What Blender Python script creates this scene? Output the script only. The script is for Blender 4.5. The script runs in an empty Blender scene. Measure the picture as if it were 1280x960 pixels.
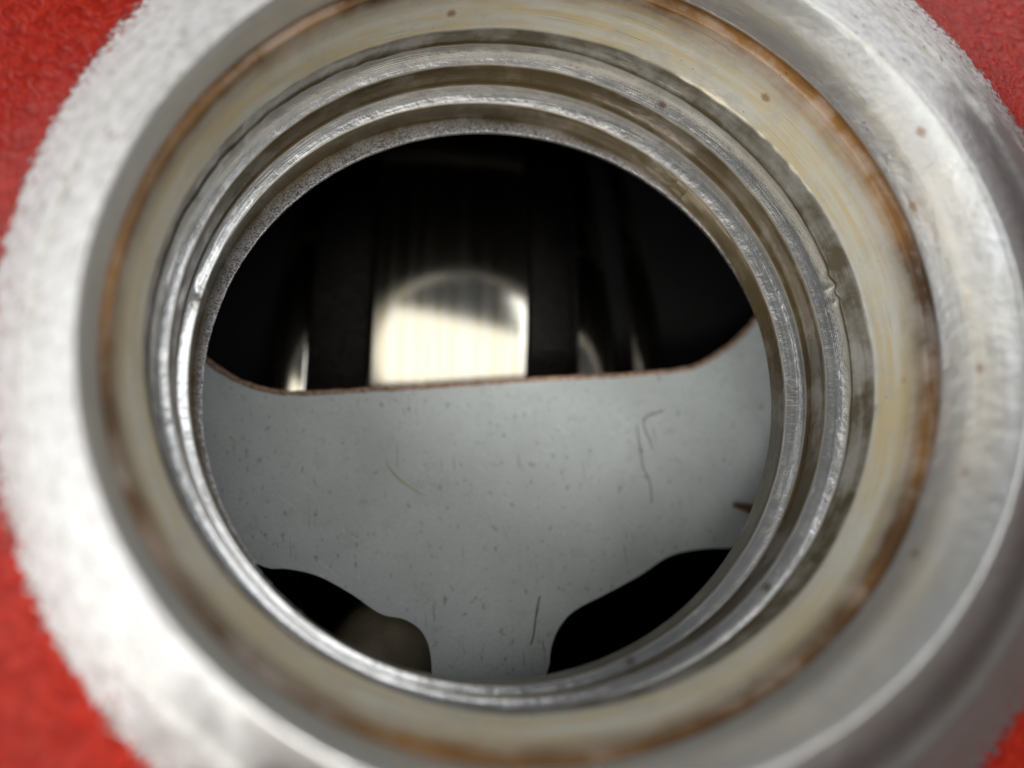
import bpy, math, random
import numpy as np
from mathutils import Matrix, Vector, noise
random.seed(4)
rng = np.random.default_rng(7)
S = bpy.context.scene
MM = 0.001
PI = math.pi

# ------------------------------------------------------------------ camera, light, exposure
CAM = np.array([-6.3, -16.4, 60.0]); TGT = np.array([1.9, 1.9, 0.0]); FPX = 950.0
cd = bpy.data.cameras.new('camera'); cam = bpy.data.objects.new('camera', cd)
S.collection.objects.link(cam); S.camera = cam
cam.location = Vector(CAM * MM)
_d = TGT - CAM; _d = _d / np.linalg.norm(_d)
_r = np.cross(_d, [0, 1, 0]); _r = _r / np.linalg.norm(_r); _u = np.cross(_r, _d)
cam.rotation_euler = Matrix((_r, _u, -_d)).transposed().to_euler()
cd.sensor_width = 36.0; cd.lens = FPX / 1280 * 36.0
cd.clip_start = 0.001; cd.clip_end = 5.0
cd.dof.use_dof = True; cd.dof.focus_distance = 0.0645; cd.dof.aperture_fstop = 9.5; cd.dof.aperture_blades = 0

W = bpy.data.worlds.new('World'); S.world = W; W.use_nodes = True
W.node_tree.nodes['Background'].inputs['Color'].default_value = (0.80, 0.88, 1.0, 1)
W.node_tree.nodes['Background'].inputs['Strength'].default_value = 0.045


def area(name, loc, aim, size, radiance, col):
    l = bpy.data.lights.new(name, 'AREA'); l.shape = 'RECTANGLE'
    l.size = size[0] * MM; l.size_y = size[1] * MM
    l.energy = radiance * PI * l.size * l.size_y; l.color = col
    o = bpy.data.objects.new(name, l); S.collection.objects.link(o)
    o.location = Vector(loc) * MM
    o.rotation_euler = (Vector(aim) - Vector(loc)).to_track_quat('-Z', 'Y').to_euler()
    return o


area('window_light', (-420, 60, 150), (0, 0, 0), (460, 300), 3.2, (0.95, 0.98, 1.0))
area('added_far_light', (250, 380, 170), (0, 0, 0), (320, 220), 2.6, (0.97, 0.98, 1.0))  # added fill for the collar's upper right slope, no known window there
area('ceiling_light', (-30, -172, 420), (0, 0, 0), (860, 500), 1.4, (1.0, 0.97, 0.90))
bore_lamp = area('added_bore_light', (-44, -64, 84), (10, 14, -13), (30, 30), 1.7, (1.0, 0.99, 0.96))  # added lamp without a known source, brightens the baffle through the bore
bore_lamp.data.spread = math.radians(30)
area('added_side_light', (300, 110, 370), (0, 0, 0), (230, 200), 3.0, (0.95, 0.97, 1.0))  # added to brighten the ledges on the right, no ceiling lamp known there

S.view_settings.view_transform = 'Standard'; S.view_settings.look = 'None'
S.view_settings.exposure = 0.0; S.view_settings.gamma = 1.0
S.view_settings.use_curve_mapping = False
S.cycles.max_bounces = 10; S.cycles.diffuse_bounces = 5; S.cycles.glossy_bounces = 8
S.cycles.caustics_reflective = True
S.cycles.sample_clamp_indirect = 6.0

# camera frame (mm), to set things out along a line of sight at a stated height
def at(px, py, z):
    v = _d * FPX + _r * (px - 640) - _u * (py - 480)
    return CAM + v * ((z - CAM[2]) / v[2])


def at_y(px, py, y):
    v = _d * FPX + _r * (px - 640) - _u * (py - 480)
    return CAM + v * ((y - CAM[1]) / v[1])


# ------------------------------------------------------------------ node helpers
class NT:
    def __init__(self, name):
        self.m = bpy.data.materials.new(name); self.m.use_nodes = True
        self.t = self.m.node_tree; self.n = self.t.nodes; self.n.clear()
        self.out = self.n.new('ShaderNodeOutputMaterial')
        self.p = self.n.new('ShaderNodeBsdfPrincipled')
        self.t.links.new(self.p.outputs[0], self.out.inputs[0])

    def put(self, sock, v):
        if hasattr(v, 'is_linked') or isinstance(v, bpy.types.NodeSocket):
            self.t.links.new(v, sock)
        else:
            if sock.type == 'RGBA' and len(v) == 3: v = (*v, 1)
            sock.default_value = v

    def math(self, op, a, b=0.0, c=None, clamp=False):
        n = self.n.new('ShaderNodeMath'); n.operation = op; n.use_clamp = clamp
        self.put(n.inputs[0], a); self.put(n.inputs[1], b)
        if c is not None: self.put(n.inputs[2], c)
        return n.outputs[0]

    def attr(self, name):
        n = self.n.new('ShaderNodeAttribute'); n.attribute_name = name
        return n.outputs['Fac']

    def pos(self):
        n = self.n.new('ShaderNodeNewGeometry')
        v = self.n.new('ShaderNodeVectorMath'); v.operation = 'SCALE'
        self.t.links.new(n.outputs['Position'], v.inputs[0]); v.inputs['Scale'].default_value = 1000.0
        return v.outputs[0]

    def sep(self, v):
        n = self.n.new('ShaderNodeSeparateXYZ'); self.t.links.new(v, n.inputs[0]); return n.outputs

    def comb(self, x, y, z):
        n = self.n.new('ShaderNodeCombineXYZ')
        for i, q in enumerate((x, y, z)): self.put(n.inputs[i], q)
        return n.outputs[0]

    def noise(self, vec, scale, detail=3, rough=0.55, dist=0.0):
        n = self.n.new('ShaderNodeTexNoise'); self.t.links.new(vec, n.inputs['Vector'])
        n.inputs['Scale'].default_value = scale; n.inputs['Detail'].default_value = detail
        n.inputs['Roughness'].default_value = rough; n.inputs['Distortion'].default_value = dist
        return n.outputs[0]

    def voro(self, vec, scale, feature='F1', rnd=1.0):
        n = self.n.new('ShaderNodeTexVoronoi'); n.feature = feature
        self.t.links.new(vec, n.inputs['Vector']); n.inputs['Scale'].default_value = scale
        n.inputs['Randomness'].default_value = rnd
        return n.outputs['Distance']

    def ramp(self, fac, lo, hi, a=0.0, b=1.0, smooth=True):
        n = self.n.new('ShaderNodeMapRange'); n.clamp = True
        n.interpolation_type = 'SMOOTHSTEP' if smooth else 'LINEAR'
        self.put(n.inputs['Value'], fac)
        for k, v in (('From Min', lo), ('From Max', hi), ('To Min', a), ('To Max', b)): n.inputs[k].default_value = v
        return n.outputs[0]

    def mix(self, f, a, b, mode='MIX'):
        n = self.n.new('ShaderNodeMix'); n.data_type = 'RGBA'; n.blend_type = mode
        self.put(n.inputs[0], f); self.put(n.inputs[6], a); self.put(n.inputs[7], b)
        return n.outputs[2]

    def bump(self, h, dist, strength=1.0, normal=None):
        n = self.n.new('ShaderNodeBump'); self.put(n.inputs['Height'], h)
        n.inputs['Distance'].default_value = dist; n.inputs['Strength'].default_value = strength
        if normal is not None: self.t.links.new(normal, n.inputs['Normal'])
        return n.outputs[0]

    def polar(self, cx=2.0, cy=3.6):
        x, y, z = self.sep(self.pos())
        x = self.math('SUBTRACT', x, cx); y = self.math('SUBTRACT', y, cy)
        r = self.math('SQRT', self.math('ADD', self.math('MULTIPLY', x, x), self.math('MULTIPLY', y, y)))
        return self.math('DIVIDE', x, r), self.math('DIVIDE', y, r), r, z

    def streak(self, pol, along, across):
        c, s, r, z = pol
        q = self.math('MULTIPLY', self.math('ADD', r, z), across)
        return self.comb(self.math('MULTIPLY', c, along), self.math('MULTIPLY', s, along), q)

    def set(self, **kw):
        for k, v in kw.items(): self.put(self.p.inputs[k.replace('_', ' ')], v)


RED = (0.47, 0.022, 0.016)


def paint_nodes(t):
    """red wrinkle finish: colour and height"""
    p = t.pos()
    w = t.noise(p, 0.85, 3, 0.5, 1.2)
    f = t.noise(p, 1.9, 2, 0.5, 0.4)
    big = t.noise(p, 0.09, 2)
    h = t.math('ADD', w, t.math('MULTIPLY', f, 0.25))
    col = t.mix(t.ramp(w, 0.3, 0.7), (0.28, 0.010, 0.004), (0.44, 0.026, 0.012))
    col = t.mix(t.ramp(big, 0.35, 0.7, 0, 0.35), col, (0.29, 0.010, 0.005))
    return col, h


def mat_metal(name, kind):
    """aluminium casting: turned faces, varnish in the corners, paint on the skirt of the collar"""
    t = NT(name)
    pol = t.polar(); c, s, r, z = pol
    p = t.pos()
    st = t.attr('stain')
    if kind == 'step': st = t.ramp(st, 0.60, 0.85)
    cr = t.attr('cream')
    fine = t.noise(t.streak(pol, 3.0, 9.0), 1.0, 3, 0.6)          # turning lines
    mid = t.noise(t.streak(pol, 2.2, 0.9), 1.0, 3, 0.6)
    turn = t.noise(t.streak(pol, 1.5, 3.5), 1.0, 2, 0.5)
    chat = t.noise(t.streak(pol, 150.0, 0.35), 1.0, 2, 0.5)       # tool chatter
    blot = t.noise(p, 0.28, 4, 0.6)
    grain = t.noise(p, 4.5 if kind != 'lip' else 7.0, 3, 0.65)
    pit = t.voro(p, 1.1)
    bare = t.mix(t.ramp(blot, 0.3, 0.7), *(((0.46, 0.47, 0.48), (0.60, 0.60, 0.60)) if kind == 'collar' else ((0.62, 0.62, 0.61), (0.78, 0.78, 0.77))))
    if kind == 'lip': bare = t.mix(t.ramp(grain, 0.35, 0.65), (0.10, 0.10, 0.105), (0.60, 0.60, 0.62))
    cream = t.mix(t.ramp(mid, 0.3, 0.7), (0.58, 0.56, 0.47), (0.60, 0.49, 0.28))
    col = t.mix(t.math('MULTIPLY', cr, t.ramp(t.math('ADD', mid, blot), 0.7, 1.2, 0.6, 1.0)), bare, cream)
    # fine lines left by the tool, and small rust-brown spots
    line = t.noise(t.streak(pol, 1.3, 7.0), 1.0, 2, 0.6)
    lfac = t.math('MULTIPLY', t.ramp(line, 0.56, 0.70), t.ramp(t.noise(p, 0.2, 2), 0.45, 0.62, 0, 0.55))
    col = t.mix(lfac, col, (0.30, 0.25, 0.15) if kind == 'seat' else (0.28, 0.27, 0.26))
    rs = t.voro(t.comb(t.math('MULTIPLY', c, 26), t.math('MULTIPLY', s, 26), t.math('ADD', r, z)), 0.20)
    rs = t.math('MULTIPLY', t.ramp(t.math('ADD', rs, t.math('MULTIPLY', grain, 0.12)), 0.10, 0.17, 1, 0), 0.75)
    col = t.mix(rs, col, (0.22, 0.10, 0.03))
    wear = t.math('MULTIPLY', t.ramp(t.noise(p, 0.45, 5, 0.7), 0.50, 0.68), 0.5)
    col = t.mix(wear, col, (0.46, 0.45, 0.42) if kind == 'seat' else (0.50, 0.49, 0.48))
    amber = t.mix(t.ramp(t.noise(p, 0.07, 3), 0.3, 0.7), *(((0.10, 0.068, 0.027), (0.05, 0.038, 0.022)) if kind in ('step', 'lip') else ((0.34, 0.16, 0.035), (0.085, 0.045, 0.02))))
    if kind == 'seat': amber = t.mix(t.ramp(z, 6.75, 7.2), (0.085, 0.068, 0.038), amber)
    sfac = t.math('MULTIPLY', st, t.ramp(t.math('ADD', blot, t.math('MULTIPLY', mid, 0.5)), 0.45, 1.0, *((0.88, 1.1) if kind == 'step' else (0.65, 1.2))), clamp=True)
    col = t.mix(sfac, col, amber)
    # small dark pits and specks
    spk = t.math('MULTIPLY', t.ramp(pit, 0.05, 0.09, 1, 0), t.ramp(t.noise(p, 0.5, 1), 0.56, 0.6))
    col = t.mix(spk, col, (0.03, 0.025, 0.02))
    rough = t.math('ADD', t.ramp(turn if kind == 'step' else grain, 0.3, 0.7, *dict(step=(0.20, 0.27), lip=(0.24, 0.36), seat=(0.34, 0.44), collar=(0.36, 0.48))[kind]), t.math('MULTIPLY', cr, 0.10))
    metal = t.math('SUBTRACT', 0.92, t.math('MULTIPLY', t.math('MAXIMUM', st, cr), 0.7), clamp=True)
    h = t.math('ADD', t.math('MULTIPLY', fine, 0.10), t.math('MULTIPLY', chat, 0.16 if kind == 'step' else 0.06))
    h = t.math('ADD', h, t.math('MULTIPLY', turn, 0.3))
    h = t.math('ADD', h, t.math('MULTIPLY', grain, dict(lip=0.5, step=0.05, seat=0.12, collar=0.15)[kind]))
    h = t.math('ADD', h, t.math('MULTIPLY', t.noise(p, 0.7, 3, 0.6), dict(lip=0.5, step=1.6, seat=2.6, collar=2.6)[kind]))
    h = t.math('SUBTRACT', h, t.math('ADD', t.math('MULTIPLY', spk, 1.0), t.math('MULTIPLY', lfac, 0.4)))
    if kind == 'collar':
        e = t.attr('edge')
        pc, ph = paint_nodes(t)
        jag = t.noise(p, 1.5, 5, 0.72, 0.4)
        m1 = t.ramp(t.math('ADD', e, t.math('MULTIPLY', t.math('SUBTRACT', jag, 0.5), 5.0)), -0.1, 0.25)
        sp = t.noise(p, 2.2, 3, 0.55)
        m2 = t.math('MULTIPLY', t.ramp(t.math('ADD', sp, t.ramp(e, -4.5, 0, -0.10, 0.06)), 0.62, 0.66), t.ramp(e, -4.5, -3.5, 0, 0.9))
        pm = t.math('MAXIMUM', m1, m2)
        white = t.mix(t.ramp(blot, 0.35, 0.65), (0.84, 0.84, 0.83), (0.72, 0.71, 0.66))
        col = t.mix(t.ramp(t.attr('outer'), 0.2, 0.8), col, white)
        rough = t.math('MAXIMUM', rough, t.math('MULTIPLY', t.attr('outer'), 0.50))
        # sanded slope white left and top: how light falls on it, put into colour
        lit_side = t.math('MULTIPLY', t.ramp(t.math('ADD', t.math('ADD', t.math('MULTIPLY', c, -0.65), t.math('MULTIPLY', s, 0.7)), t.math('MULTIPLY', t.math('SUBTRACT', blot, 0.5), 0.6)), -0.40, 0.0),
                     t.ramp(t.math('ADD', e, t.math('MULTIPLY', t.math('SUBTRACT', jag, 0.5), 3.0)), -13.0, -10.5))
        col = t.mix(t.ramp(t.attr('outer'), 0.5, 1.0, 0, 0.9), col, (0.10, 0.093, 0.09))  # dark grey for the shaded lower right; the pale mask covers the rest
        col = t.mix(lit_side, col, t.mix(t.ramp(t.noise(p, 1.1, 5, 0.7), 0.36, 0.58), (0.52, 0.52, 0.51), (0.72, 0.72, 0.71)))
        metal = t.math('MULTIPLY', metal, t.math('SUBTRACT', 1.0, t.math('MULTIPLY', t.ramp(e, -8.0, -4.5), 0.6)))
        metal = t.math('MULTIPLY', metal, t.math('SUBTRACT', 1.0, t.math('MULTIPLY', lit_side, 0.9)))
        dirt = t.math('MULTIPLY', t.ramp(t.noise(p, 1.2, 4, 0.7), 0.62, 0.72), t.math('MULTIPLY', t.attr('outer'), 0.6))
        col = t.mix(dirt, col, (0.25, 0.22, 0.18))
        col = t.mix(t.math('MULTIPLY', t.math('MULTIPLY', st, t.attr('outer')), t.math('MULTIPLY', lit_side, t.ramp(mid, 0.35, 0.6, 0.2, 0.6))), col, (0.42, 0.38, 0.28))
        fl = t.math('MULTIPLY', t.ramp(t.math('ADD', t.noise(p, 1.25, 3, 0.6), t.math('MULTIPLY', t.noise(p, 0.2, 2), 0.3)), 0.76, 0.84), t.math('MULTIPLY', lit_side, 0.75))
        col = t.mix(fl, col, (0.22, 0.15, 0.13))
        col = t.mix(pm, col, pc)
        metal = t.math('MULTIPLY', metal, t.math('SUBTRACT', 1.0, pm))
        rough = t.mix(pm, rough, (0.40, 0.40, 0.40))
        t.set(Specular_IOR_Level=t.math('SUBTRACT', 0.5, t.math('MULTIPLY', pm, 0.34)))
        h = t.math('ADD', h, t.math('MULTIPLY', pm, t.math('ADD', 0.4, t.math('MULTIPLY', ph, 6.5))))
        h = t.math('ADD', h, t.math('MULTIPLY', t.ramp(e, -5, 0), t.math('MULTIPLY', jag, 0.8)))
        t.set(Normal=t.bump(h, 0.00006, 0.8))
    else:
        t.set(Normal=t.bump(h, 0.00005 if kind != 'lip' else 0.00008, 0.8))
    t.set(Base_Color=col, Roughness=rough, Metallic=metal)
    return t.m


def mat_paint():
    t = NT('red_wrinkle_paint'); col, h = paint_nodes(t)
    t.set(Base_Color=col, Roughness=0.40, Normal=t.bump(h, 0.0006, 0.7))
    t.p.inputs['Specular IOR Level'].default_value = 0.16
    return t.m


def mat_plain(name, col, rough, metal=0.0, nscale=0.5, var=0.25, bump=0.0):
    t = NT(name); n = t.noise(t.pos(), nscale, 4, 0.6)
    d = tuple(c * (1 - var) for c in col)
    t.set(Base_Color=t.mix(t.ramp(n, 0.3, 0.7), d, col), Roughness=rough, Metallic=metal)
    if max(col) < 0.03: t.p.inputs['Specular IOR Level'].default_value = 0.08
    if bump: t.set(Normal=t.bump(n, bump, 0.7))
    return t.m


def mat_baffle():
    t = NT('grey_baffle_paint'); p = t.pos()
    big = t.noise(p, 0.12, 3); f = t.noise(p, 3.0, 3, 0.6)
    col = t.mix(t.ramp(big, 0.3, 0.7), (0.355, 0.38, 0.38), (0.415, 0.445, 0.443))
    col = t.mix(t.ramp(f, 0.35, 0.7, 0, 0.3), col, (0.27, 0.295, 0.30))
    col = t.mix(t.ramp(t.noise(p, 0.5, 5, 0.7), 0.5, 0.72, 0, 0.35), col, (0.24, 0.245, 0.235))
    # dark specks
    x, y, z = t.sep(p)
    v = t.comb(x, t.math('MULTIPLY', y, 0.6), z)
    sp = t.math('MULTIPLY', t.ramp(t.math('ADD', t.voro(v, 0.9), t.math('MULTIPLY', f, 0.25)), 0.16, 0.30, 1, 0), t.ramp(t.noise(p, 0.22, 4, 0.75), 0.55, 0.62))
    sp2 = t.ramp(t.noise(v, 1.7, 3, 0.6), 0.60, 0.71, 0, 0.5)
    col = t.mix(t.math('MAXIMUM', t.math('MULTIPLY', sp, 0.7), sp2), col, (0.07, 0.07, 0.065))
    scr = t.noise(t.comb(t.math('MULTIPLY', t.math('ADD', x, t.math('MULTIPLY', y, 0.12)), 5.0), t.math('MULTIPLY', y, 0.22), 0.0), 1.0, 2, 0.5)
    scr = t.math('MULTIPLY', t.ramp(scr, 0.64, 0.70), t.ramp(t.noise(p, 0.22, 2), 0.5, 0.6, 0, 0.6))
    col = t.mix(scr, col, (0.10, 0.10, 0.09))
    scl = t.noise(t.comb(t.math('MULTIPLY', t.math('SUBTRACT', x, t.math('MULTIPLY', y, 0.8)), 0.2), t.math('MULTIPLY', t.math('ADD', y, t.math('MULTIPLY', x, 0.8)), 4.0), 3.0), 1.0, 2, 0.5)
    col = t.mix(t.math('MULTIPLY', t.ramp(scl, 0.66, 0.72), 0.4), col, (0.6, 0.6, 0.56))
    lt = t.ramp(t.voro(t.comb(t.math('ADD', x, 31.0), y, z), 0.45), 0.03, 0.07, 0.5, 0)
    col = t.mix(lt, col, (0.6, 0.6, 0.57))
    t.set(Base_Color=col, Roughness=0.55, Normal=t.bump(f, 0.00006, 0.6))
    return t.m


def mat_lobe():
    t = NT('polished_steel'); x, y, z = t.sep(t.pos())
    band = t.noise(t.comb(t.math('MULTIPLY', x, 1.0), t.math('MULTIPLY', y, 0.02), t.math('MULTIPLY', z, 0.02)), 0.9, 3, 0.6)
    col = t.mix(t.ramp(band, 0.35, 0.65), (0.80, 0.74, 0.58), (0.86, 0.83, 0.74))
    t.set(Base_Color=col, Roughness=t.ramp(band, 0.3, 0.7, 0.13, 0.17), Metallic=1.0)
    return t.m


M = dict(
    lip=mat_metal('cast_aluminium_lip', 'lip'), step=mat_metal('turned_aluminium', 'step'),
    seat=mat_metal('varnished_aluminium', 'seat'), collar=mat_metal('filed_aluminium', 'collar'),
    paint=mat_paint(), baffle=mat_baffle(), lobe=mat_lobe(),
    edge=mat_plain('rusty_cut_edge', (0.42, 0.27, 0.19), 0.6, 0.1, 2.2, 0.75, 0.0001),
    cast=mat_plain('dark_cast_iron', (0.022, 0.02, 0.019), 0.28, 0.95, 2.4, 0.7, 0.0004),
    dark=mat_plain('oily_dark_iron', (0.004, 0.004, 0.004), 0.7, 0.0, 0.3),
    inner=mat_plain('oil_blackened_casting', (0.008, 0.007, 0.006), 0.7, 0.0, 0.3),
    tan=mat_plain('oily_tan_metal', (0.42, 0.36, 0.26), 0.5, 0.1, 0.4, 0.3),
    rust=mat_plain('brown_flake', (0.13, 0.055, 0.025), 0.6, 0.0, 1.5, 0.5, 0.0002),
    pale=mat_plain('pale_fibre', (0.55, 0.52, 0.40), 0.5), hair=mat_plain('dark_fibre', (0.03, 0.025, 0.02), 0.5),
)

# ------------------------------------------------------------------ object helpers


def root(name, label, cat, loc=(0, 0, 0), group=None):
    o = bpy.data.objects.new(name, None); S.collection.objects.link(o)
    o.location = Vector(loc) * MM; o.empty_display_size = 0.005
    o['label'] = label; o['category'] = cat
    if group: o['group'] = group
    return o


def link(name, verts, faces, mat, parent=None, smooth=True, attrs=None):
    me = bpy.data.meshes.new(name)
    me.from_pydata((np.asarray(verts) * MM).tolist(), [], faces)
    me.materials.append(mat)
    if smooth: me.polygons.foreach_set('use_smooth', [True] * len(me.polygons))
    for k, v in (attrs or {}).items():
        a = me.attributes.new(k, 'FLOAT', 'POINT'); a.data.foreach_set('value', np.asarray(v, np.float32).ravel())
    me.update()
    o = bpy.data.objects.new(name, me); S.collection.objects.link(o)
    if parent is not None:
        o.parent = parent; b = parent
        off = Vector((0, 0, 0))
        while b is not None:
            off = off + b.location; b = b.parent
        me.transform(Matrix.Translation(-off))
    return o


def tube(name, pts, rad, mat, parent=None, n=8, taper=True):
    pts = [np.asarray(p, float) for p in pts]; V = []; F = []
    for i, p in enumerate(pts):
        t = pts[min(i + 1, len(pts) - 1)] - pts[max(i - 1, 0)]; t = t / np.linalg.norm(t)
        a = np.cross(t, [0.3, 0.2, 0.9]); a = a / np.linalg.norm(a); b = np.cross(t, a)
        k = rad if not callable(rad) else rad(i / (len(pts) - 1))
        for j in range(n):
            V.append(p + k * (a * math.cos(2 * PI * j / n) + b * math.sin(2 * PI * j / n)))
    for i in range(len(pts) - 1):
        for j in range(n):
            F.append((i * n + j, i * n + (j + 1) % n, (i + 1) * n + (j + 1) % n, (i + 1) * n + j))
    F.append(tuple(range(n))[::-1]); F.append(tuple((len(pts) - 1) * n + j for j in range(n)))
    return link(name, V, F, mat, parent)


def box(name, lo, hi, mat, parent=None):
    x0, y0, z0 = lo; x1, y1, z1 = hi
    V = [(x0, y0, z0), (x1, y0, z0), (x1, y1, z0), (x0, y1, z0), (x0, y0, z1), (x1, y0, z1), (x1, y1, z1), (x0, y1, z1)]
    F = [(0, 3, 2, 1), (4, 5, 6, 7), (0, 1, 5, 4), (1, 2, 6, 5), (2, 3, 7, 6), (3, 0, 4, 7)]
    return link(name, V, F, mat, parent, smooth=False)


# ------------------------------------------------------------------ the filler neck: measured rings joined by faces
NT_ = 900
TH = np.linspace(0, 2 * PI, NT_, endpoint=False)


def wob(seed, freq, octv=3):
    return np.array([noise.fractal(Vector((math.cos(a) * freq, math.sin(a) * freq, seed * 7.3)), 1.0, 2.0, octv) for a in TH])


def bump1(deg, width):
    d = (np.degrees(TH) - deg + 180) % 360 - 180
    return np.exp(-(d / width) ** 2)


KEYS = []   # name, ring points, stain, cream, edge, outer, rounding(mm)


def key(name, cx, cy, r, z, e2c=0.0, e2s=0.0, stain=0.0, cream=0.0, edge=-20.0, outer=0.0, rnd=0.0, dr=0.0, dz=0.0):
    R = r * (1 + e2c * np.cos(2 * TH) + e2s * np.sin(2 * TH)) + dr
    P = np.stack([cx + R * np.cos(TH), cy + R * np.sin(TH), z + dz + 0 * TH], 1)
    KEYS.append(dict(n=name, P=P, stain=stain, cream=cream, edge=edge, outer=outer, rnd=rnd))


burr = 0.05 * wob(1, 60, 4) + 0.04 * wob(2, 9)
key('A_low', 1.20, 2.40, 24.9, -1.9, .002, .006, stain=.35)
key('A_mid', 1.18, 2.39, 24.0, -.62, .002, .006, stain=.25, dr=burr * .5)
key('A', 1.176, 2.387, 23.839, -.1, .002, .006, stain=.05, rnd=.10, dr=burr, dz=.06 * wob(5, 80, 3))
key('e1', .595, 3.182, 24.198, 0, -.004, 0, stain=1.0)
key('e2', .719, 2.979, 24.082, 2.4, -.008, 0, stain=.86, rnd=.08, dr=-.10 * bump1(171, 1.2) + .02 * wob(3, 6), dz=.25 * bump1(171, 1.0) - .2 * bump1(168, .8))
key('e2b', .9, 3.2, 24.85, 2.70, -.007, 0, stain=0.0, rnd=.35)
key('e3', 1.359, 3.719, 25.495, 2.8, -.003, 0, stain=1.0)
key('e4', 1.49, 3.787, 25.57, 4.8, -.004, 0, stain=.86, rnd=.10, dr=.03 * wob(4, 5))
key('e4b', 1.68, 4.15, 26.4, 5.12, .0, 0, stain=0.0, rnd=.45)
nick = bump1(12, .9) + .8 * bump1(9.2, .7) - .7 * bump1(10.6, .6) - .6 * bump1(14, .8)
key('e5', 1.913, 4.549, 27.263, 5.2, .005, 0, stain=.9, dr=.10 * wob(6, 3) + .15 * wob(7, 14) * (.3 + bump1(140, 25)) + .10 * nick, dz=.16 * nick)
key('e6', 2.416, 4.471, 27.37, 6.8, .009, 0, stain=.85, cream=.3, rnd=.12, dr=.12 * wob(8, 4) + .10 * wob(9, 22, 4) * (.35 + bump1(140, 20) + bump1(30, 20)))
key('e6b', 2.44, 4.45, 27.47, 7.05, .008, .002, stain=.05, cream=.95)
key('seat', 2.6, 4.30, 27.95, 9.2, .003, .010, stain=.0, cream=1.0, rnd=.3)
key('seat2', 2.72, 4.18, 28.25, 10.5, .0, .014, stain=.45, cream=.9)
key('B', 2.829, 4.066, 28.612, 11.5, -.002, .017, stain=1.0, cream=.4, rnd=.12)
key('groove', 2.86, 4.04, 29.35, 11.85, -.002, .017, stain=1.0, dr=.05 * wob(10, 6))
key('B1', 2.9, 4.03, 28.85, 12.55, -.002, .017, stain=.3, rnd=.15)
key('M', 3.6, 3.72, 28.95, 14.6, .004, .020, stain=.10, cream=.5, rnd=.5, dr=.03 * wob(11, 4))
key('C', 4.712, 3.27, 29.775, 17.0, .011, .024, outer=.6, edge=-11, rnd=.35, dr=.025 * wob(12, 5))
key('S1', 5.6, 4.6, 33.9, 14.9, .0, .02, outer=1.0, stain=.0, edge=-6.5, rnd=.8, dr=.05 * wob(13, 5))
key('S2', 5.75, 4.75, 34.6, 14.45, .0, .02, outer=1.0, stain=.85, edge=-5.5, rnd=.4)
key('S3', 5.85, 4.9, 35.3, 14.25, .0, .02, outer=1.0, edge=-4.9, rnd=.4)
key('R', 7.102, 7.036, 41.178, 10.0, -.014, .014, outer=1.0, edge=0.0, rnd=1.5)
key('R2', 7.3, 7.3, 44.5, 8.6, -.012, .012, outer=1.0, edge=3.3, rnd=1.2)
key('R3', 7.5, 7.5, 50.0, 8.2, -.006, .006, outer=1.0, edge=9.0)
KI = {k['n']: i for i, k in enumerate(KEYS)}
KP = np.stack([k['P'] for k in KEYS])
KA = {a: np.array([k[a] for k in KEYS], float) for a in ('stain', 'cream', 'edge', 'outer')}
LEN = [float(np.linalg.norm(KP[i + 1] - KP[i], axis=1).mean()) for i in range(len(KEYS) - 1)]


def rows_between(a, b):
    """rows of key weights from key a to key b, corners rounded"""
    i0, i1 = KI[a], KI[b]; n = len(KEYS); rows = []

    def fr(i, seg): return min(.48, KEYS[i]['rnd'] / LEN[seg])
    for i in range(i0, i1 + 1):
        if KEYS[i]['rnd'] > 0 and 0 < i < n - 1:
            f1, f2 = fr(i, i - 1), fr(i, i)
            for t in (0, .2, .4, .5, .6, .8, 1):
                if (i == i0 and t < .5) or (i == i1 and t > .5): continue
                w = np.zeros(n); q0, q1, q2 = (1 - t) ** 2, 2 * t * (1 - t), t * t
                w[i - 1] = q0 * f1; w[i + 1] = q2 * f2; w[i] = 1 - w[i - 1] - w[i + 1]
                rows.append(w)
        else:
            w = np.zeros(n); w[i] = 1; rows.append(w)
        if i < i1:                              # points along the straight part
            s0 = fr(i, i) if 0 < i else 0; s1 = 1 - (fr(i + 1, i) if i + 1 < n - 1 else 0)
            m = 2 if LEN[i] < 1.5 else 5
            for q in range(1, m):
                s = s0 + (s1 - s0) * q / m
                w = np.zeros(n); w[i] = 1 - s; w[i + 1] = s; rows.append(w)
    return np.array(rows)


def neck_part(name, a, b, mat, parent):
    Wt = rows_between(a, b)
    V = np.einsum('rk,ktc->rtc', Wt, KP)
    nr = len(Wt)
    # low hand-worked unevenness, continuous across parts because it depends on place only
    at_ = {k: np.repeat(Wt @ v, NT_) for k, v in KA.items()}
    F = []
    for i in range(nr - 1):
        for j in range(NT_):
            k = (j + 1) % NT_
            F.append((i * NT_ + j, i * NT_ + k, (i + 1) * NT_ + k, (i + 1) * NT_ + j))
    return link(name, V.reshape(-1, 3), F, mat, parent, attrs=at_)


cover = root('valve_cover', 'red wrinkle painted engine cover seen into its bare aluminium oil filler neck', 'valve cover', (0, 0, -60))
neck_part('bore_lip', 'A_low', 'e1', M['lip'], cover)
neck_part('step_ring', 'e1', 'e3', M['step'], cover)
neck_part('step_ring', 'e3', 'e5', M['step'], cover)
neck_part('seal_seat', 'e5', 'groove', M['seat'], cover)
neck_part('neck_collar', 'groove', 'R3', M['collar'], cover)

# painted panel: from the foot of the collar out to the cover's edge
HX = 110.0


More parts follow.
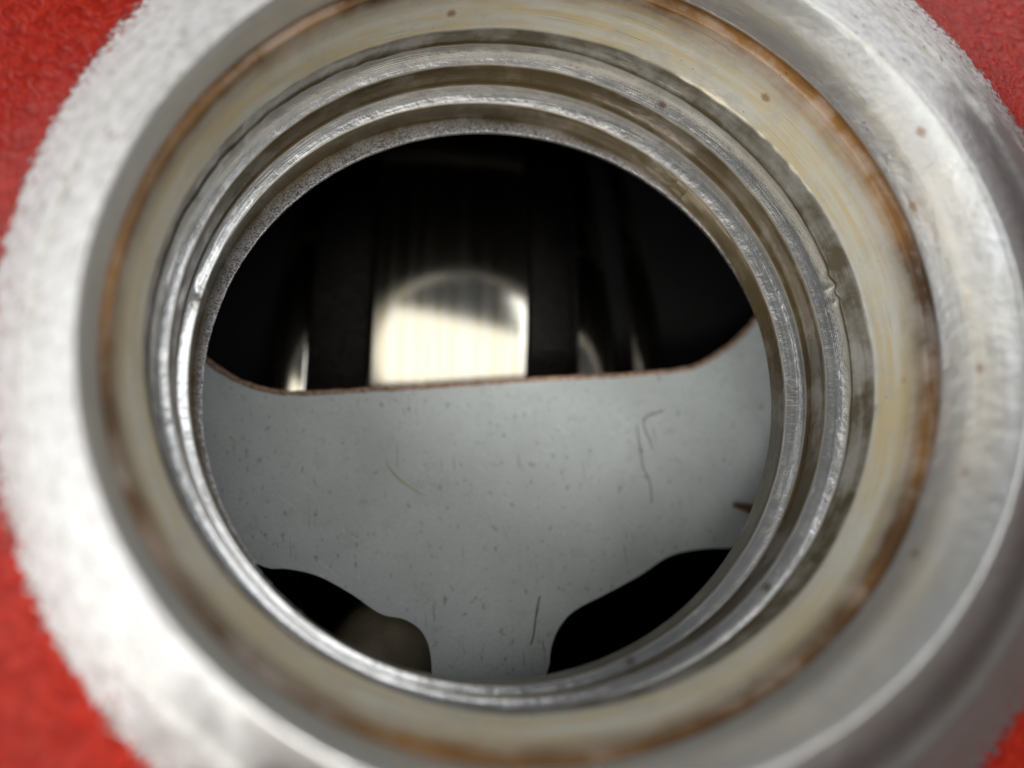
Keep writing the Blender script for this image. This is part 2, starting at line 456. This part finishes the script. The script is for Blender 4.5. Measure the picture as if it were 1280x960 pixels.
def panel():
    inner = KP[KI['R3']]; rows = [inner]
    n = 14
    for k in range(1, n + 1):
        s = (k / n) ** 1.4
        P = inner.copy()
        ang = TH
        sq = HX / np.maximum(np.abs(np.cos(ang)), np.abs(np.sin(ang)))
        tgt = np.stack([7 + sq * np.cos(ang), 7 + sq * np.sin(ang)], 1)
        P[:, :2] = inner[:, :2] * (1 - s) + tgt * s
        P[:, 2] = 8.2 - 6.0 * s * s + .25 * wob(30 + k, 3) * min(1, k / 3)
        rows.append(P)
    P = rows[-1].copy(); P[:, 2] = -60; rows.append(P)             # outside of the skirt
    P2 = P.copy(); P2[:, :2] = 7 + (P[:, :2] - 7) * .97; rows.append(P2)
    P3 = P2.copy(); P3[:, 2] = -3.0; rows.append(P3)               # inside of the skirt and roof
    P4 = KP[KI['R3']].copy(); P4[:, 2] = 4.5; rows.append(P4)
    P5 = KP[KI['A_low']].copy(); P5[:, :2] = P5[:, :2].mean(0) + (P5[:, :2] - P5[:, :2].mean(0)) * 1.09; P5[:, 2] = -2.3; rows.append(P5)
    P6 = KP[KI['A_low']].copy(); P6[:, 2] -= .02; rows.append(P6)
    V = np.stack(rows); F = []
    for i in range(len(rows) - 1):
        for j in range(NT_):
            k = (j + 1) % NT_
            F.append((i * NT_ + j, i * NT_ + k, (i + 1) * NT_ + k, (i + 1) * NT_ + j))
    o = link('cover_panel', V.reshape(-1, 3), F, M['paint'], cover)
    o.data.materials.append(M['inner'])
    idx = np.zeros(len(F), np.int32); idx[(len(rows) - 5) * NT_:] = 1
    o.data.polygons.foreach_set('material_index', idx)
    return o


panel()

# ------------------------------------------------------------------ the baffle plate under the bore
ZB = -13.0
SLOT = [(985, 335), (965, 370), (946, 397), (925, 421), (900, 441), (870, 458), (840, 464), (800, 468), (750, 471), (680, 474), (620, 478), (560, 482), (500, 486),
        (455, 488), (420, 490), (372, 492), (340, 489), (310, 481), (285, 469), (262, 453), (245, 436), (228, 408), (222, 370)]
LEFT = [(290, 716), (340, 711), (366, 712), (400, 721), (440, 743), (475, 767), (505, 774), (526, 788), (537, 812), (540, 850), (540, 920), (300, 920)]
RIGHT = [(960, 690), (912, 685), (870, 687), (835, 696), (800, 719), (762, 740), (720, 762), (702, 780), (691, 802), (687, 830), (686, 920), (960, 920)]


def smooth_loop(pts, sub=5, closed=True):
    out = []; n = len(pts)
    for i in range(n if closed else n - 1):
        p0, p1, p2, p3 = (np.array(pts[(i + q) % n] if closed else pts[min(max(i + q, 0), n - 1)], float) for q in (-1, 0, 1, 2))
        for k in range(sub):
            t = k / sub
            out.append(.5 * ((2 * p1) + (-p0 + p2) * t + (2 * p0 - 5 * p1 + 4 * p2 - p3) * t * t + (-p0 + 3 * p1 - 3 * p2 + p3) * t ** 3))
    return out


baf = root('baffle_plate', 'grey painted sheet metal baffle below the bore with a wide slot and two cutouts', 'baffle plate', (0, 0, ZB))
sl = [at(x, y, ZB)[:2] for x, y in SLOT]
top = sl[-1][1] + 42
far = [(sl[-1][0] + 3, top - 8), (sl[-1][0] + 14, top), (sl[0][0] - 14, top + 2), (sl[0][0] - 1, top - 8)]
slot = smooth_loop(sl + far)
slot = [p + np.array([0, .05 * noise.noise(Vector((p[0] * 1.3, p[1] * 1.3, 2)))]) for p in slot]
lc = smooth_loop([at(x, y, ZB)[:2] for x, y in LEFT]); rc = smooth_loop([at(x, y, ZB)[:2] for x, y in RIGHT])
cu = bpy.data.curves.new('baffle_outline', 'CURVE'); cu.dimensions = '2D'; cu.fill_mode = 'BOTH'; cu.extrude = .45
outer = [(-70, -60), (85, -60), (85, 75), (-70, 75)]
for loop in (outer, slot, lc, rc):
    sp = cu.splines.new('POLY'); sp.points.add(len(loop) - 1); sp.use_cyclic_u = True
    for q, p in zip(sp.points, loop): q.co = (p[0], p[1], 0, 1)
tmp = bpy.data.objects.new('outline', cu); S.collection.objects.link(tmp)
dg = bpy.context.evaluated_depsgraph_get()
me = bpy.data.meshes.new_from_object(tmp.evaluated_get(dg)); bpy.data.objects.remove(tmp)
vs = np.array([v.co[:] for v in me.vertices]); fs = [tuple(p.vertices) for p in me.polygons]
vs[:, 2] += ZB - .45
link('plate', vs, fs, M['baffle'], baf, smooth=False)
# bare burred edge round the slot
tube('cut_edge', [np.array([p[0], p[1] + .03, ZB + .05 + .05 * noise.noise(Vector((p[0] * 3, p[1] * 3, 0)))]) for p in slot] + [np.array([slot[0][0], slot[0][1] + .03, ZB + .05])],
     lambda s: .25 + .12 * noise.noise(Vector((s * 120, 3.1, 0))), M['edge'], baf, 8)

# ------------------------------------------------------------------ camshaft seen through the slot
ZC = -19.5
p0 = at(567, 468, ZC)
nrm = np.array([0, 0, 0.0]) + (np.array([2, 2, 2.0]) - p0); nrm[0] = 0; nrm = nrm / np.linalg.norm(nrm)
RL = 43.0
ax = p0 - RL * nrm
shaft = root('camshaft', 'steel camshaft lying across the dark space behind the slot, with one bright polished lobe', 'camshaft', (p0[0], ax[1], ax[2] - RL))
mmpx = np.linalg.norm(p0 - CAM) / FPX


def xs(px, py=440): return at_y(px, py, p0[1])[0]


def drum(name, xa, xb, r, mat, parent, chamf=.4, dy=0.0, dz=0.0, egg=0.0, egg_dir=0.0, n=160):
    V = []; F = []
    prof = [(xa, 2), (xa, r - chamf), (xa + chamf * .35, r - chamf * .25), (xa + chamf, r), (xb - chamf, r), (xb - chamf * .35, r - chamf * .25), (xb, r - chamf), (xb, 2)]
    for (x, rr) in prof:
        for j in range(n):
            a = 2 * PI * j / n
            k = rr * (1 + egg * max(0, math.cos(a - egg_dir)) ** 3)
            V.append((x, ax[1] + dy + k * math.cos(a), ax[2] + dz + k * math.sin(a)))
    for i in range(len(prof) - 1):
        for j in range(n):
            F.append((i * n + j, i * n + (j + 1) % n, (i + 1) * n + (j + 1) % n, (i + 1) * n + j))
    return link(name, V, F, mat, parent)


drum('lobe', xs(455), xs(678), RL, M['lobe'], shaft, .5)
drum('shaft_section', xs(374), xs(455) - .02, RL - 1.2, M['cast'], shaft, .2)
drum('shaft_section', xs(678) + .02, xs(741), RL - 1.2, M['cast'], shaft, .2)
drum('shoulder', xs(741) + .02, xs(750), RL - .6, M['cast'], shaft, .3)
drum('bearing_journal', xs(751), xs(803), RL - 3.0, M['lobe'], shaft, .3, dy=-10)
drum('bearing_journal', xs(330), xs(373), RL - 3.0, M['lobe'], shaft, .3, dy=-10)
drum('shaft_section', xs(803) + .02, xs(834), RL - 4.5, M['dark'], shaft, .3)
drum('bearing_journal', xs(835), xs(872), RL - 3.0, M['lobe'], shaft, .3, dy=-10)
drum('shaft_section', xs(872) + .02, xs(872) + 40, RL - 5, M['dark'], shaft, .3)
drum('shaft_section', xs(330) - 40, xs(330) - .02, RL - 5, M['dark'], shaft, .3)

# ------------------------------------------------------------------ what shows through the lower left cutout, the head below
pc = at(505, 850, -19)
post = root('round_post', 'dim tan rounded metal post under the lower left cutout of the grey baffle', 'post', (pc[0], pc[1], -60))
V = []; F = []; n = 64
prof = [(8.4, -60), (8.6, -25.5), (8.2, -22.6), (7.0, -20.4), (4.8, -19.3), (0.01, -19.0)]
for r, z in prof:
    for j in range(n): V.append((pc[0] + r * math.cos(2 * PI * j / n), pc[1] + r * math.sin(2 * PI * j / n), z))
for i in range(len(prof) - 1):
    for j in range(n): F.append((i * n + j, i * n + (j + 1) % n, (i + 1) * n + (j + 1) % n, (i + 1) * n + j))
link('post_body', V, F, M['tan'], post)

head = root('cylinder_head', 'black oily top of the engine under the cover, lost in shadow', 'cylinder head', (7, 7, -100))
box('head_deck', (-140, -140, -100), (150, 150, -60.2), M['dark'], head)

# ------------------------------------------------------------------ litter on the baffle


def single(o, label, cat):
    o['label'] = label; o['category'] = cat; return o


def lay(pts, h=.12): return [at(x, y, ZB + h) for x, y in pts]


def fine(pts, sub=5): return smooth_loop(pts, sub, closed=False) + [np.array(pts[-1], float)]


a, b = at(917, 631, ZB + .5), at(975, 646, ZB + .45)
single(tube('metal_splinter', [a + (b - a) * q for q in (0, .1, .35, .7, 1)], lambda s: .30 + .22 * s + .06 * math.sin(s * 17), M['rust'], None, 5),
       'short brown splinter lying on the grey baffle close to the bore edge', 'splinter')
single(tube('pale_fibre', fine(lay([(484, 580), (492, 590), (502, 600), (518, 611), (533, 619)])), lambda s: .085 * (1 - .6 * abs(2 * s - 1)), M['pale'], None, 6),
       'thin pale curved fibre lying on the middle of the grey baffle', 'fibre')
single(tube('dark_fibre', fine(lay([(829, 513), (822, 516), (807, 522), (805, 533), (811, 548), (816, 561)])), lambda s: .055 * (1 - .5 * s), M['hair'], None, 6),
       'short dark hair bent into a hook on the baffle near the slot', 'fibre')
single(tube('dark_fibre', fine(lay([(796, 531), (800, 560), (804, 585), (812, 600), (815, 628)])), .032, M['hair'], None, 6),
       'long thin dark hair running straight down the baffle under the hooked hair', 'fibre')
single(tube('dark_fibre', fine(lay([(675, 745), (671, 765), (667, 795), (663, 806)])), .045, M['hair'], None, 6),
       'straight dark hair standing upright on the baffle between the two lower cutouts', 'fibre')
